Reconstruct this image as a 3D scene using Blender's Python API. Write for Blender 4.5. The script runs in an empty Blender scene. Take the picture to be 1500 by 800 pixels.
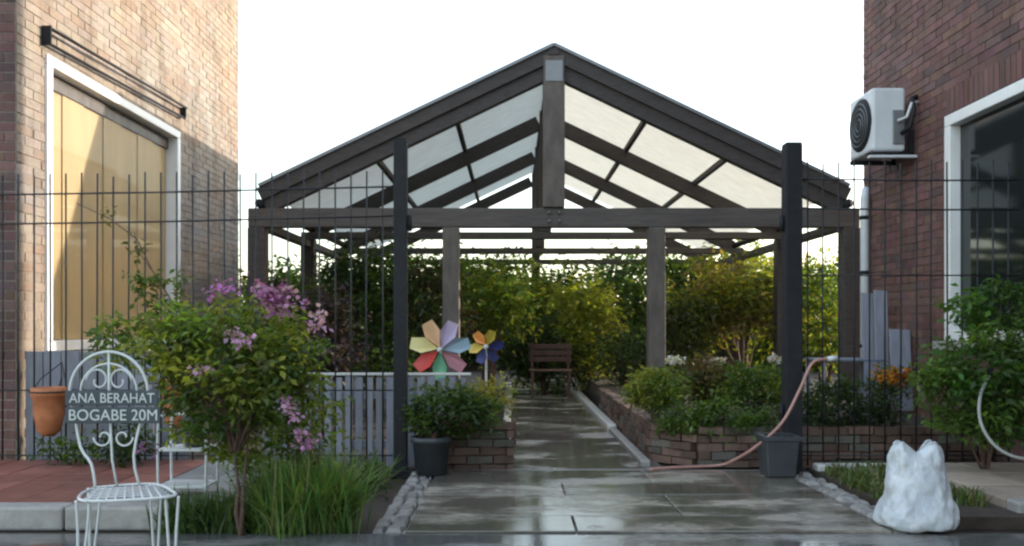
import bpy, bmesh, math, random
import numpy as np
from mathutils import Vector, Matrix

scene = bpy.context.scene
R = math.radians
random.seed(7)

# ------------------------------------------------------------------ camera
HC, F = 1.10, 1250.0          # camera height (m), focal length in photo pixels
HZ, CX = 480.0, 750.0         # horizon row, centre column of the 1500 x 800 photograph
cam_d = bpy.data.cameras.new('camera')
cam = bpy.data.objects.new('camera', cam_d)
scene.collection.objects.link(cam)
cam.location = (0, 0, HC)
cam.rotation_euler = (R(90), 0, 0)
cam_d.sensor_width = 36.0
cam_d.lens = 36.0 * F / 1500.0
cam_d.shift_y = (HZ - 400.0) / 1500.0
cam_d.clip_start = 0.1
cam_d.clip_end = 3000
scene.camera = cam

# ------------------------------------------------------------------ sky and sun
SUN = Vector((1.0, 0.36, 0.232)).normalized()
w = bpy.data.worlds.new('World'); scene.world = w; w.use_nodes = True
nt = w.node_tree; bgn = nt.nodes['Background']
sky = nt.nodes.new('ShaderNodeTexSky'); sky.sky_type = 'NISHITA'
sky.sun_disc = False
sky.sun_elevation = math.asin(SUN.z)
sky.sun_rotation = math.atan2(SUN.x, SUN.y)
sky.air_density = 1.3; sky.dust_density = 1.5; sky.ozone_density = 1.5
veil = nt.nodes.new('ShaderNodeVectorMath'); veil.operation = 'ADD'      # thin even cloud veil over the whole sky
veil.inputs[1].default_value = (1.9, 2.0, 2.15)
nt.links.new(sky.outputs[0], veil.inputs[0]); nt.links.new(veil.outputs[0], bgn.inputs[0]); bgn.inputs[1].default_value = 0.15
sun_d = bpy.data.lights.new('sun', 'SUN'); sun_d.energy = 2.2; sun_d.angle = R(0.6); sun_d.color = (1.0, 0.90, 0.78)
sun = bpy.data.objects.new('sun', sun_d); scene.collection.objects.link(sun)
sun.rotation_euler = (-SUN).to_track_quat('-Z', 'Y').to_euler()
sun.location = SUN * 30

scene.view_settings.view_transform = 'Standard'
scene.view_settings.look = 'None'
scene.view_settings.exposure = 1.5
scene.view_settings.gamma = 1.0
scene.cycles.max_bounces = 8
scene.cycles.filter_width = 2.4
scene.cycles.use_denoising = True

# ------------------------------------------------------------------ helpers
WPOS = {}
def P(u, v, Y):
    return Vector(((u - CX) / F * Y, Y, HC + (HZ - v) / F * Y))
def GX(u, Y): return (u - CX) / F * Y

def link(o): scene.collection.objects.link(o); return o
def tag(o, label, cat, group=None):
    o['label'] = label; o['category'] = cat
    if group: o['group'] = group
    return o
def thing(name, label, cat, loc, group=None):
    o = bpy.data.objects.new(name, None); link(o)
    o.empty_display_size = 0.1
    o.location = loc; WPOS[o.name] = Vector(loc)
    return tag(o, label, cat, group)

class MB:
    def __init__(s): s.v = []; s.f = []; s.c = []; s.sm = []
    def add(s, vs, fs, col=None, smooth=False):
        b = len(s.v); s.v += [tuple(p) for p in vs]
        s.f += [tuple(i + b for i in f) for f in fs]
        s.sm += [smooth] * len(fs)
        s.c += [col or (1, 1, 1)] * len(vs); return s
    def box(s, lo, hi, col=None, M=None):
        x0, y0, z0 = lo; x1, y1, z1 = hi
        vs = [Vector(p) for p in ((x0,y0,z0),(x1,y0,z0),(x1,y1,z0),(x0,y1,z0),(x0,y0,z1),(x1,y0,z1),(x1,y1,z1),(x0,y1,z1))]
        if M is not None: vs = [M @ p for p in vs]
        return s.add(vs, [(0,3,2,1),(4,5,6,7),(0,1,5,4),(1,2,6,5),(2,3,7,6),(3,0,4,7)], col)
    def bar(s, a, b, wx, wz, up=(0,0,1), col=None):
        a = Vector(a); b = Vector(b); d = (b - a); L = d.length; d.normalize()
        up = Vector(up); side = d.cross(up)
        if side.length < 1e-4: side = d.cross(Vector((0,1,0)))
        side.normalize(); u2 = side.cross(d).normalized()
        vs = []
        for p in (a, b):
            for sx, sz in ((-1,-1),(1,-1),(1,1),(-1,1)):
                vs.append(p + side*sx*wx/2 + u2*sz*wz/2)
        return s.add(vs, [(0,1,2,3),(7,6,5,4),(0,4,5,1),(1,5,6,2),(2,6,7,3),(3,7,4,0)], col)
    def tube(s, pts, r, n=6, col=None, closed=False, cap=True):
        pts = [Vector(p) for p in pts]; m = len(pts)
        rs = r if isinstance(r, (list, tuple)) else [r]*m
        vs = []; prev = None
        for i, p in enumerate(pts):
            a = pts[(i-1) % m] if (i or closed) else pts[0]
            b = pts[(i+1) % m] if (i < m-1 or closed) else pts[-1]
            d = (b - a).normalized()
            if prev is None:
                ref = Vector((0,0,1)) if abs(d.z) < .9 else Vector((1,0,0))
                x = d.cross(ref).normalized()
            else:
                x = (prev - d*prev.dot(d)).normalized()
            prev = x; y = d.cross(x)
            for k in range(n):
                t = 2*math.pi*k/n; vs.append(p + (x*math.cos(t) + y*math.sin(t))*rs[i])
        fs = []
        for i in range(m if closed else m-1):
            j = (i+1) % m
            for k in range(n): fs.append((i*n+k, i*n+(k+1)%n, j*n+(k+1)%n, j*n+k))
        if cap and not closed: fs += [tuple(range(n))[::-1], tuple((m-1)*n+k for k in range(n))]
        return s.add(vs, fs, col, True)
    def lathe(s, c, prof, n=20, col=None, axis='z'):
        c = Vector(c); vs = []
        for r, z in prof:
            for k in range(n):
                t = 2*math.pi*k/n
                p = Vector((r*math.cos(t), r*math.sin(t), z))
                if axis == 'x': p = Vector((p.z, p.x, p.y))
                if axis == 'y': p = Vector((p.x, p.z, p.y))
                vs.append(c + p)
        fs = []
        for i in range(len(prof)-1):
            for k in range(n): fs.append((i*n+k, i*n+(k+1)%n, (i+1)*n+(k+1)%n, (i+1)*n+k))
        fs += [tuple(range(n))[::-1], tuple((len(prof)-1)*n+k for k in range(n))]
        return s.add(vs, fs, col, True)
    def build(s, name, mat, parent=None, bevel=0, kind=None):
        off = WPOS[parent.name] if parent else Vector((0,0,0))
        me = bpy.data.meshes.new(name)
        me.from_pydata([(x-off.x, y-off.y, z-off.z) for x, y, z in s.v], [], s.f)
        me.polygons.foreach_set('use_smooth', s.sm)
        at = me.color_attributes.new('tint', 'FLOAT_COLOR', 'POINT')
        at.data.foreach_set('color', np.array([(c[0], c[1], c[2], 1.0) for c in s.c], dtype=np.float32).ravel())
        me.materials.append(mat); me.update()
        o = bpy.data.objects.new(name, me); link(o); WPOS[o.name] = off.copy()
        if parent: o.parent = parent
        if bevel:
            b = o.modifiers.new('bevel', 'BEVEL'); b.width = bevel; b.segments = 2; b.limit_method = 'ANGLE'
        if kind: o['kind'] = kind
        return o

# ------------------------------------------------------------------ materials
def mat_base(name):
    m = bpy.data.materials.new(name); m.use_nodes = True
    return m, m.node_tree, m.node_tree.nodes['Principled BSDF']
def ramp(nt, fac, stops):
    r = nt.nodes.new('ShaderNodeValToRGB'); el = r.color_ramp.elements
    while len(el) > 1: el.remove(el[-1])
    for i, (p, c) in enumerate(stops):
        e = el[0] if i == 0 else el.new(p)
        e.position = p; e.color = (*c, 1) if len(c) == 3 else c
    nt.links.new(fac, r.inputs[0]); return r
def noise(nt, scale, detail=4, rough=.55, vec=None, stretch=None):
    n = nt.nodes.new('ShaderNodeTexNoise'); n.inputs['Scale'].default_value = scale
    n.inputs['Detail'].default_value = detail; n.inputs['Roughness'].default_value = rough
    tc = nt.nodes.new('ShaderNodeNewGeometry')
    src = tc.outputs['Position']
    if stretch:
        mp = nt.nodes.new('ShaderNodeMapping'); mp.inputs['Scale'].default_value = stretch
        nt.links.new(src, mp.inputs[0]); src = mp.outputs[0]
    nt.links.new(src, n.inputs['Vector']); return n
def mix(nt, a, b, fac, mode='MIX'):
    m = nt.nodes.new('ShaderNodeMix'); m.data_type = 'RGBA'; m.blend_type = mode
    for sock, val in ((m.inputs[0], fac), (m.inputs[6], a), (m.inputs[7], b)):
        if hasattr(val, 'links'): nt.links.new(val, sock)
        else: sock.default_value = val if not isinstance(val, tuple) else (*val, 1)
    return m.outputs[2]
def bump(nt, bsdf, h, strength, dist=.01):
    b = nt.nodes.new('ShaderNodeBump'); b.inputs['Strength'].default_value = strength; b.inputs['Distance'].default_value = dist
    nt.links.new(h, b.inputs['Height']); nt.links.new(b.outputs[0], bsdf.inputs['Normal'])
def tint(nt):
    a = nt.nodes.new('ShaderNodeAttribute'); a.attribute_name = 'tint'; return a.outputs['Color']

def simple(name, col, rough=.6, var=.25, scale=8, bmp=.15, metal=0, stretch=None, use_tint=False, spec=.5):
    m, nt, b = mat_base(name)
    n = noise(nt, scale, 5, .6, stretch=stretch)
    lo = tuple(c*(1-var) for c in col); hi = tuple(min(1, c*(1+var)) for c in col)
    c = ramp(nt, n.outputs[0], [(.25, lo), (.75, hi)]).outputs[0]
    if use_tint: c = mix(nt, c, tint(nt), 1.0, 'MULTIPLY')
    nt.links.new(c, b.inputs['Base Color'])
    b.inputs['Roughness'].default_value = rough; b.inputs['Metallic'].default_value = metal
    b.inputs['Specular IOR Level'].default_value = spec
    n2 = noise(nt, scale*6, 4, .6, stretch=stretch)
    if bmp: bump(nt, b, n2.outputs[0], bmp, .006)
    return m

def brick_mat(name, cols, rough, bmp, tint_amt=1.0):
    m, nt, b = mat_base(name)
    n1 = noise(nt, .8, 4, .6); n2 = noise(nt, 3.2, 6, .65, stretch=(1.6, 1.6, .45)); n3 = noise(nt, 40, 5, .7)
    c = ramp(nt, n1.outputs[0], [(.38, cols[0]), (.62, cols[1])]).outputs[0]
    st = ramp(nt, n2.outputs[0], [(.30, (.62, .60, .58)), (.52, (1, 1, 1)), (.75, (1.12, 1.12, 1.12))]).outputs[0]
    gr = ramp(nt, n3.outputs[0], [(.25, (.78, .78, .78)), (.75, (1.15, 1.15, 1.15))]).outputs[0]
    c = mix(nt, c, st, 1.0, 'MULTIPLY'); c = mix(nt, c, gr, 1.0, 'MULTIPLY'); c = mix(nt, c, tint(nt), tint_amt, 'MULTIPLY')
    nt.links.new(c, b.inputs['Base Color']); b.inputs['Roughness'].default_value = rough
    bump(nt, b, n3.outputs[0], bmp, .01)
    return m

def leaf_mat(name, trans=.45):
    m, nt, b = mat_base(name)
    t = tint(nt); nt.links.new(t, b.inputs['Base Color'])
    b.inputs['Roughness'].default_value = .45
    tr = nt.nodes.new('ShaderNodeBsdfTranslucent')
    c2 = mix(nt, t, (1.25, 1.3, .55), 1.0, 'MULTIPLY'); nt.links.new(c2, tr.inputs[0])
    ms = nt.nodes.new('ShaderNodeMixShader'); ms.inputs[0].default_value = trans
    out = nt.nodes['Material Output']
    nt.links.new(b.outputs[0], ms.inputs[1]); nt.links.new(tr.outputs[0], ms.inputs[2]); nt.links.new(ms.outputs[0], out.inputs[0])
    return m

def wet_mat(name, dry, wet, puddle=.52, scale=.9, offset=.0):
    """concrete with wet, glossy patches"""
    m, nt, b = mat_base(name)
    n1 = noise(nt, scale, 5, .6, stretch=(.8, 1.6, 1))
    n2 = noise(nt, 14, 5, .65)
    wetf = ramp(nt, n1.outputs[0], [(puddle-.10, (0,0,0)), (puddle+.06, (1,1,1))]).outputs[0]
    grain = ramp(nt, n2.outputs[0], [(.25, (.72,.72,.72)), (.8, (1.18,1.18,1.16))]).outputs[0]
    c = mix(nt, dry, wet, wetf)
    c = mix(nt, c, grain, 1.0, 'MULTIPLY')
    c = mix(nt, c, tint(nt), 1.0, 'MULTIPLY')
    nt.links.new(c, b.inputs['Base Color'])
    rr = ramp(nt, wetf, [(0, (.42,.42,.42)), (1, (.05,.05,.05))]).outputs[0]
    n4 = noise(nt, 30, 3, .5)
    nt.links.new(rr, b.inputs['Roughness'])
    # ripples and grit
    n3 = noise(nt, 55, 4, .6)
    inv = nt.nodes.new('ShaderNodeMath'); inv.operation = 'MULTIPLY_ADD'
    nt.links.new(wetf, inv.inputs[0]); inv.inputs[1].default_value = -.85; inv.inputs[2].default_value = 1.0
    mu = nt.nodes.new('ShaderNodeMath'); mu.operation = 'MULTIPLY'
    nt.links.new(n3.outputs[0], mu.inputs[0]); nt.links.new(inv.outputs[0], mu.inputs[1])
    bump(nt, b, mu.outputs[0], .45, .006)
    return m

M = {}
M['soil'] = simple('soil', (.045, .034, .026), .9, .4, 10, .6)
M['street'] = wet_mat('street_concrete', (.25, .245, .235), (.10, .10, .10), .47, 1.3)
M['wet'] = wet_mat('wet_concrete', (.37, .345, .305), (.125, .115, .10), .46, 1.25)
M['cobble'] = simple('cobble', (.23, .225, .22), .5, .35, 20, .5, use_tint=True)
M['terrace'] = simple('terracotta_paving', (.22, .085, .065), .45, .3, 9, .3, use_tint=True)
M['kerb'] = simple('kerb_stone', (.30, .29, .275), .55, .3, 9, .4)
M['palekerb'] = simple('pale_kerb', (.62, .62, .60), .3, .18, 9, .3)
M['pave'] = simple('sand_paving', (.34, .29, .24), .5, .25, 7, .3, use_tint=True)
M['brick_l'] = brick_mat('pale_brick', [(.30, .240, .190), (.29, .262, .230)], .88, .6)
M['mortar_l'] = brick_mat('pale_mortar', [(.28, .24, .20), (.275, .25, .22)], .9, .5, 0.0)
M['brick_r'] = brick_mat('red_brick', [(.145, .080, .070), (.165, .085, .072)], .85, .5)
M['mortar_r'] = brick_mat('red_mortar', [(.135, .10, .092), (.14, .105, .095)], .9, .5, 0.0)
M['bed_brick'] = brick_mat('bed_brick', [(.115, .075, .060), (.13, .080, .062)], .8, .6)
M['whiteframe'] = simple('white_frame', (.78, .78, .77), .35, .06, 6, .05)
M['blind'] = simple('tan_blind', (.43, .315, .155), .7, .12, 2.2, .12, stretch=(1, 3, .4))
M['darkmetal'] = simple('dark_metal', (.016, .017, .020), .7, .3, 12, .1, spec=.3)
M['wire'] = simple('fence_wire', (.022, .024, .027), .5, .2, 20, 0, metal=.4)
M['timber'] = simple('dark_timber', (.050, .042, .041), .65, .4, 9, .5, stretch=(1, 1, 4))
M['timber2'] = simple('grey_timber', (.105, .088, .078), .65, .4, 10, .5, stretch=(1, 1, .35))
M['timberx'] = simple('beam_timber', (.080, .068, .063), .65, .4, 10, .5, stretch=(.3, 2, 3))
M['flash'] = simple('grey_flashing', (.20, .21, .225), .4, .15, 6, .1, metal=.3)
M['slat'] = simple('grey_blue_board', (.215, .225, .26), .65, .22, 12, .4, stretch=(1.5, 1, .25), use_tint=True)
M['white'] = simple('white_paint', (.58, .60, .60), .4, .1, 20, .1)
M['terracotta'] = simple('terracotta', (.42, .15, .06), .7, .25, 14, .3)
M['pot'] = simple('dark_pot', (.045, .05, .058), .45, .25, 9, .15)
M['sign'] = simple('sign_board', (.045, .06, .07), .55, .25, 12, .1)
M['letter'] = simple('white_lettering', (.55, .58, .57), .5, .08, 20, 0)
M['hose'] = simple('pink_hose', (.40, .22, .19), .45, .15, 10, .05)
M['redwood'] = simple('red_brown_wood', (.085, .040, .030), .6, .3, 12, .3)
M['hoop'] = simple('pale_hose', (.30, .30, .28), .45, .12, 10, .05)
M['bark'] = simple('bark', (.11, .065, .05), .85, .35, 25, .6)
M['acbody'] = simple('ac_casing', (.62, .65, .68), .4, .07, 6, .05)
M['glassdark'] = None
M['leaf'] = leaf_mat('leaf', .55)
M['petal'] = leaf_mat('petal', .35)
M['grass'] = leaf_mat('grass', .4)

m, nt, b = mat_base('window_glass'); b.inputs['Base Color'].default_value = (.012, .016, .016, 1)
b.inputs['Roughness'].default_value = .06; b.inputs['Specular IOR Level'].default_value = .7
n = noise(nt, 1.2, 2); bump(nt, b, n.outputs[0], .05, .02); M['glassdark'] = m

m, nt, b = mat_base('roof_sheet')
n = noise(nt, 5, 5, .6, stretch=(1, 2.5, 1)); c = ramp(nt, n.outputs[0], [(.3, (.70, .71, .68)), (.75, (.82, .83, .80))]).outputs[0]
nt.links.new(c, b.inputs['Base Color']); b.inputs['Roughness'].default_value = .5
tr = nt.nodes.new('ShaderNodeBsdfTranslucent'); nt.links.new(c, tr.inputs[0])
ms = nt.nodes.new('ShaderNodeMixShader'); ms.inputs[0].default_value = .66
nt.links.new(b.outputs[0], ms.inputs[1]); nt.links.new(tr.outputs[0], ms.inputs[2]); nt.links.new(ms.outputs[0], nt.nodes['Material Output'].inputs[0])
M['sheet'] = m

m, nt, b = mat_base('sack_plastic')
n = noise(nt, 9, 5, .6); c = ramp(nt, n.outputs[0], [(.3, (.46, .50, .55)), (.75, (.62, .65, .68))]).outputs[0]
nd = noise(nt, 6, 6, .7); dirt = ramp(nt, nd.outputs[0], [(.52, (1, 1, 1)), (.72, (.62, .54, .44))]).outputs[0]
c = mix(nt, c, dirt, .8, 'MULTIPLY')
nt.links.new(c, b.inputs['Base Color']); b.inputs['Roughness'].default_value = .32
b.inputs['Subsurface Weight'].default_value = .1
n2 = noise(nt, 22, 4, .6, stretch=(1.6, 1.6, .6)); bump(nt, b, n2.outputs[0], .35, .02)
M['sack'] = m

m, nt, b = mat_base('clear_glass'); nt.nodes.remove(b)
tp = nt.nodes.new('ShaderNodeBsdfTransparent'); gl = nt.nodes.new('ShaderNodeBsdfGlossy'); gl.inputs['Roughness'].default_value = .03
ms = nt.nodes.new('ShaderNodeMixShader'); ms.inputs[0].default_value = .018; nt.links.new(tp.outputs[0], ms.inputs[1]); nt.links.new(gl.outputs[0], ms.inputs[2])
nt.links.new(ms.outputs[0], nt.nodes['Material Output'].inputs[0]); M['clear'] = m

def paint(name, col): return simple(name, col, .45, .08, 12, .05)

# ------------------------------------------------------------------ the ground
def structure(o): o['kind'] = 'structure'; return o
g = MB(); N = 24
g.add([(-400, -60, -.05), (400, -60, -.05), (400, 900, -.05), (-400, 900, -.05)], [(0,1,2,3)])
structure(g.build('ground', M['soil']))
# street strip in the foreground
s_ = MB(); s_.box((-9, -4, -.045), (9, 4.60, -.012))
structure(s_.build('street', M['street']))

# driveway: concrete slabs as separate pieces, then the path through the garden
drive = structure(MB().box((-.76, 4.61, -.048), (2.24, 6.62, -.030)).build('driveway', M['street']))
def slab(parent, x0, x1, y0, y1, z=0.0, t=.03, mat='wet', tn=None):
    k = tn or random.uniform(.8, 1.15)
    o = MB().box((x0, y0, z-t), (x1, y1, z), (k, k*random.uniform(.97, 1.01), k*random.uniform(.92, 1.0))).build('slab', M[mat], parent, bevel=.006)
    return o
ys = [4.615, 5.00, 5.62, 6.05, 6.60]
for i in range(4):
    xs = [-.58, 1.0, 2.06] if i % 2 else [-.58, .35, 2.06]
    for a, b_ in zip(xs[:-1], xs[1:]): slab(drive, a+.003, b_-.003, ys[i]+.003, ys[i+1]-.003, random.uniform(-.002, .002))
# cobble edging on both sides
cme = None
def cobble_strip(name, x0, x1, y0, y1, lab):
    root = structure(MB().box((x0, y0, -.049), (x1, y1, -.028)).build(name, M['kerb']))
    y = y0
    while y < y1 - .05:
        dy = random.uniform(.09, .15); x = x0
        while x < x1 - .03:
            dx = min(random.uniform(.07, .11), x1 - x)
            k = random.uniform(.55, 1.35); h = random.uniform(.0, .022)
            o = MB()
            x_, y_ = x + dx/2, y + dy/2
            a, c2 = dx/2-.007, dy/2-.007
            top = [(x_-a*.7, y_-c2*.7, h), (x_+a*.7, y_-c2*.75, h), (x_+a*.72, y_+c2*.7, h), (x_-a*.7, y_+c2*.72, h)]
            mid = [(x_-a, y_-c2, h-.02), (x_+a, y_-c2, h-.02), (x_+a, y_+c2, h-.02), (x_-a, y_+c2, h-.02)]
            bot = [(p[0], p[1], -.03) for p in mid]
            o.add(top+mid+bot, [(0,1,2,3)] + [(4+i, 4+(i+1)%4, (i+1)%4, i) for i in range(4)] + [(8+i, 8+(i+1)%4, 4+(i+1)%4, 4+i) for i in range(4)], (k, k*.99, k*.97))
            o.build('cobble', M['cobble'], root)
            x += dx
        y += dy
cobble_strip('cobble_edging', -.765, -.585, 4.62, 6.5, '')
cobble_strip('cobble_edging', 2.065, 2.245, 4.62, 6.4, '')

path = structure(MB().box((-.02, 6.63, -.048), (1.22, 17.5, -.030)).build('garden_path', M['street']))
y = 6.64
while y < 17.2:
    d = random.uniform(1.1, 1.5); slab(path, 0.0, 1.03, y, y+d-.012, random.uniform(-.004, .002)); y += d
kerbr = structure(MB().box((1.04, 9.3, -.047), (1.14, 16.5, .045)).build('path_kerb', M['palekerb'], bevel=.012))  # far length paler: highlight of the wet kerb painted in as stone colour
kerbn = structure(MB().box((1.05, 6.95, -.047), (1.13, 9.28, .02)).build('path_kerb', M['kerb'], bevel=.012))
kerbl = structure(MB().box((-.10, 7.0, -.047), (-.015, 16.5, .05)).build('path_kerb', M['kerb'], bevel=.012))

# threshold strip at the gate: pale kerb stones
thr = structure(MB().box((-.58, 6.602, -.046), (2.05, 6.628, -.004)).build('gate_threshold', M['kerb']))

# raised terrace on the left (terracotta paving on a kerb)
ter = structure(MB().box((-9, 4.95, -.046), (-1.72, 6.60, .055)).build('terrace', M['kerb']))
pm = {}
for ix in range(12):
    for iy in range(5):
        x0 = -5.3 + ix*.30; y0 = 4.96 + iy*.325
        red = x0 < -2.35
        k = random.uniform(.75, 1.2)
        col = (k, k, k) if red else (k*1.0, k*2.6, k*3.3)
        o = MB().box((x0+.004, y0+.004, .05), (x0+.296, y0+.321, .082+random.uniform(0, .003)), col).build('paving_tile', M['terrace'], ter, bevel=.004)
for ix in range(9):
    x0 = -9 + ix*.81
    MB().box((x0, 4.80, -.045), (x0+.80, 4.945, .09)).build('kerb_stone', M['kerb'], ter, bevel=.015)

# paved ground on the right
rp = structure(MB().box((2.26, 4.82, -.046), (9, 6.50, .03)).build('side_pavement', M['soil']))
for ix in range(5):
    for iy in range(3):
        x0 = 2.92 + ix*.42; y0 = 5.06 + iy*.46
        k = random.uniform(.75, 1.2)
        MB().box((x0+.004, y0+.004, .02), (x0+.416, y0+.456, .082+random.uniform(0, .004)), (k, k*.97, k*.95)).build('paving_slab', M['pave'], rp, bevel=.005)
for ix in range(8):
    x0 = 2.92 + ix*.62
    MB().box((x0, 4.92, -.045), (x0+.61, 5.05, .09)).build('kerb_stone', M['kerb'], rp, bevel=.015)
MB().box((2.28, 6.36, .0), (2.90, 6.48, .075)).build('kerb_stone', M['palekerb'], rp, bevel=.012)

# ------------------------------------------------------------------ brick buildings
def brick_face(mb, org, du, nrm, length, z0, z1, holes, colf, bl=.235, bh=.077, proud=.0055, seed=1):
    rnd = random.Random(seed); org = Vector(org); du = Vector(du); nrm = Vector(nrm); up = Vector((0,0,1))
    row = 0; z = z0
    while z < z1 - .02:
        u = -bl/2 if row % 2 else 0
        while u < length:
            a = max(u, 0)+.005; b2 = min(u+bl, length)-.005; u += bl
            if b2 - a < .03: continue
            za, zb = z+.005, min(z+bh, z1)-.005
            segs = [(a, b2)]
            for (h0, h1, hz0, hz1) in holes:
                if zb > hz0 and za < hz1:
                    ns = []
                    for (p, q) in segs:
                        if q <= h0 or p >= h1: ns.append((p, q))
                        else:
                            if p < h0: ns.append((p, h0))
                            if q > h1: ns.append((h1, q))
                    segs = ns
            for (p, q) in segs:
                if q - p < .02: continue
                pr = proud + rnd.uniform(-.003, .004)
                o = [org+du*p+up*za, org+du*q+up*za, org+du*q+up*zb, org+du*p+up*zb]
                t = [v + nrm*pr for v in o]
                c = colf(rnd)
                if du.cross(up).dot(nrm) < 0:
                    o = [o[1], o[0], o[3], o[2]]; t = [t[1], t[0], t[3], t[2]]
                mb.add(t + o, [(0,1,2,3), (4,5,1,0), (5,6,2,1), (6,7,3,2), (7,4,0,3)], c)
        z += bh; row += 1

XL, XR = -3.85, 3.92
def col_pale(r):
    k = r.uniform(.90, 1.08); h = r.random()
    if h < .16: return (k*.97, k*.86, k*.80)
    if h < .3: return (k*1.08, k*1.08, k*1.06)
    return (k, k*r.uniform(.95, 1), k*r.uniform(.9, 1))
def col_red(r):
    k = r.uniform(.78, 1.2); h = r.random()
    if h < .15: return (k*.75, k*.85, k*.95)
    return (k, k*r.uniform(.85, 1.1), k*r.uniform(.85, 1.15))

# left building
LB = thing('brick_building', 'pale sunlit brick building with a tan-blinded window on the left', 'building', (XL-2.5, 9.3, 0))
YN, YF, HT = 6.62, 12.0, 7.5
wy0, wy1, wz0, wz1 = 7.02, 9.85, .90, 3.36
D = XL - 5.0
wl = MB()
wl.box((D, YN, -.05), (XL, wy0, HT)); wl.box((D, wy1, -.05), (XL, YF, HT))
wl.box((D, wy0, -.05), (XL, wy1, wz0)); wl.box((D, wy0, wz1), (XL, wy1, HT))
wl.build('wall', M['mortar_l'], LB)
bk = MB(); brick_face(bk, (XL, YN, 0), (0,1,0), (1,0,0), YF-YN, .0, 6.6, [(wy0-YN, wy1-YN, wz0, wz1)], col_pale, seed=3)
bk.build('brickwork', M['brick_l'], LB, kind='stuff')
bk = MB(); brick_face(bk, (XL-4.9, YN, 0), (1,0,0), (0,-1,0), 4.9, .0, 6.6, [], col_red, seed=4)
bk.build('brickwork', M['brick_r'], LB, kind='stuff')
def frame_x(x0, x1, y0, y1, z0, z1, t):
    m_ = MB()
    m_.box((x0, y0, z0), (x1, y1, z0+t)); m_.box((x0, y0, z1-t), (x1, y1, z1))
    m_.box((x0, y0, z0+t), (x1, y0+t, z1-t)); m_.box((x0, y1-t, z0+t), (x1, y1, z1-t)); return m_
wn = MB().box((XL-.22, wy0+.002, wz0+.002), (XL-.14, wy1-.002, wz1-.002)).build('window', M['whiteframe'], LB)
frame_x(XL-.135, XL+.03, wy0+.004, wy1-.004, wz0+.004, wz1-.004, .085).build('frame', M['whiteframe'], wn, bevel=.008)
nb = 7; bw = (wy1-wy0-.19)/nb
for i in range(nb):
    y0 = wy0+.095+i*bw
    xx = XL-.12 + (.012 if i % 2 else .0)
    MB().box((xx, y0+.003, wz0+.095), (xx+.012, y0+bw-.003, wz1-.095)).build('blind_panel', M['blind'], wn)
MB().box((XL-.075, wy0+.092, wz0+.092), (XL-.069, wy1-.092, wz1-.092)).build('pane', M['clear'], wn)
MB().box((XL-.13, wy0+.09, wz1-.22), (XL-.08, wy1-.09, wz1-.10)).build('blind_box', M['timber2'], wn, bevel=.006)
MB().box((XL+.009, wy0-.06, wz0-.09), (XL+.12, wy1+.06, wz0-.005)).build('sill', M['kerb'], wn, bevel=.008)
# rail of two dark rods over the window
AR = thing('awning_rail', 'dark metal double-rod awning rail fixed to the brick above the tan window', 'rail', (XL+.1, 8.4, 3.6))
z_ = 3.43
for dz, dx in ((.0, .05), (.12, .07)):
    MB().tube([(XL+dx, wy0-.03, z_+dz), (XL+dx, wy1+.06, z_+dz+.10)], .014, 8).build('rod', M['darkmetal'], AR)
for yy in (wy0-.03, wy1+.04):
    f_ = (yy-wy0)/(wy1-wy0)*.10
    b_ = MB(); b_.box((XL+.0, yy-.006, z_-.0+f_), (XL+.075, yy+.006, z_+.12+f_)) if yy > wy0 else b_.box((XL+.0, yy-.02, z_-.02), (XL+.085, yy-.005, z_+.14))
    b_.build('bracket', M['darkmetal'], AR, bevel=.004)

# right building
RB = thing('brick_building', 'shaded red brick building with white-framed dark window on the right', 'building', (XR+2.5, 5, 0))
ry0, ry1, rz0, rz1 = 4.2, 7.68, .98, 3.0
RYN, RYF = -3.0, 9.51; D2 = XR + 6
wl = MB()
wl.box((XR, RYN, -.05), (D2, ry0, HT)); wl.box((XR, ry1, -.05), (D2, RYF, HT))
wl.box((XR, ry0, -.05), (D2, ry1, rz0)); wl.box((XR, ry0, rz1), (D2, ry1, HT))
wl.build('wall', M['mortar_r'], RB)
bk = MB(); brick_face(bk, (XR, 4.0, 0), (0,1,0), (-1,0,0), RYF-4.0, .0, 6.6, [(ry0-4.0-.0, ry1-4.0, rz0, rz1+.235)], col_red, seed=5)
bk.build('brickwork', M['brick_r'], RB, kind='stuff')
sc_ = MB(); y = ry0
rr = random.Random(8)
while y < ry1-.05:
    sc_.box((XR-.022-rr.uniform(0, .006), y+.005, rz1+.008), (XR+.01, y+.072, rz1+.227), col_red(rr)); y += .077
sc_.build('lintel_course', M['brick_r'], RB)
wn = MB().box((XR+.16, ry0+.002, rz0+.002), (XR+.20, ry1-.002, rz1-.002)).build('window', M['pot'], RB)
frame_x(XR-.035, XR+.14, ry0+.004, ry1-.004, rz0+.004, rz1-.004, .10).build('frame', M['whiteframe'], wn, bevel=.008)
MB().box((XR+.02, 5.94, rz0+.105), (XR+.12, 6.0, rz1-.105)).build('mullion', M['whiteframe'], wn, bevel=.006)
for a, b_ in ((ry0+.105, 5.935), (6.005, ry1-.105)):
    MB().box((XR+.06, a, rz0+.105), (XR+.075, b_, rz1-.105)).build('pane', M['glassdark'], wn)
MB().box((XR-.11, ry0-.06, rz0-.08), (XR-.012, ry1+.06, rz0-.002)).build('sill', M['kerb'], wn, bevel=.008)
# drainpipe
DP = thing('drainpipe', 'pale drainpipe running down the corner of the red brick building', 'drainpipe', (XR-.07, 9.32, .4))
MB().tube([(XR-.07, 9.32, .4), (XR-.07, 9.32, 2.30), (XR-.07, 9.32, 2.5), (XR-.02, 9.40, 2.62)], .045, 12).build('pipe', M['acbody'], DP)
for zz in (.9, 1.7, 2.3):
    MB().lathe((XR-.07, 9.32, zz), [(.052, -.02), (.052, .02)], 12).build('bracket', M['darkmetal'], DP)

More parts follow.
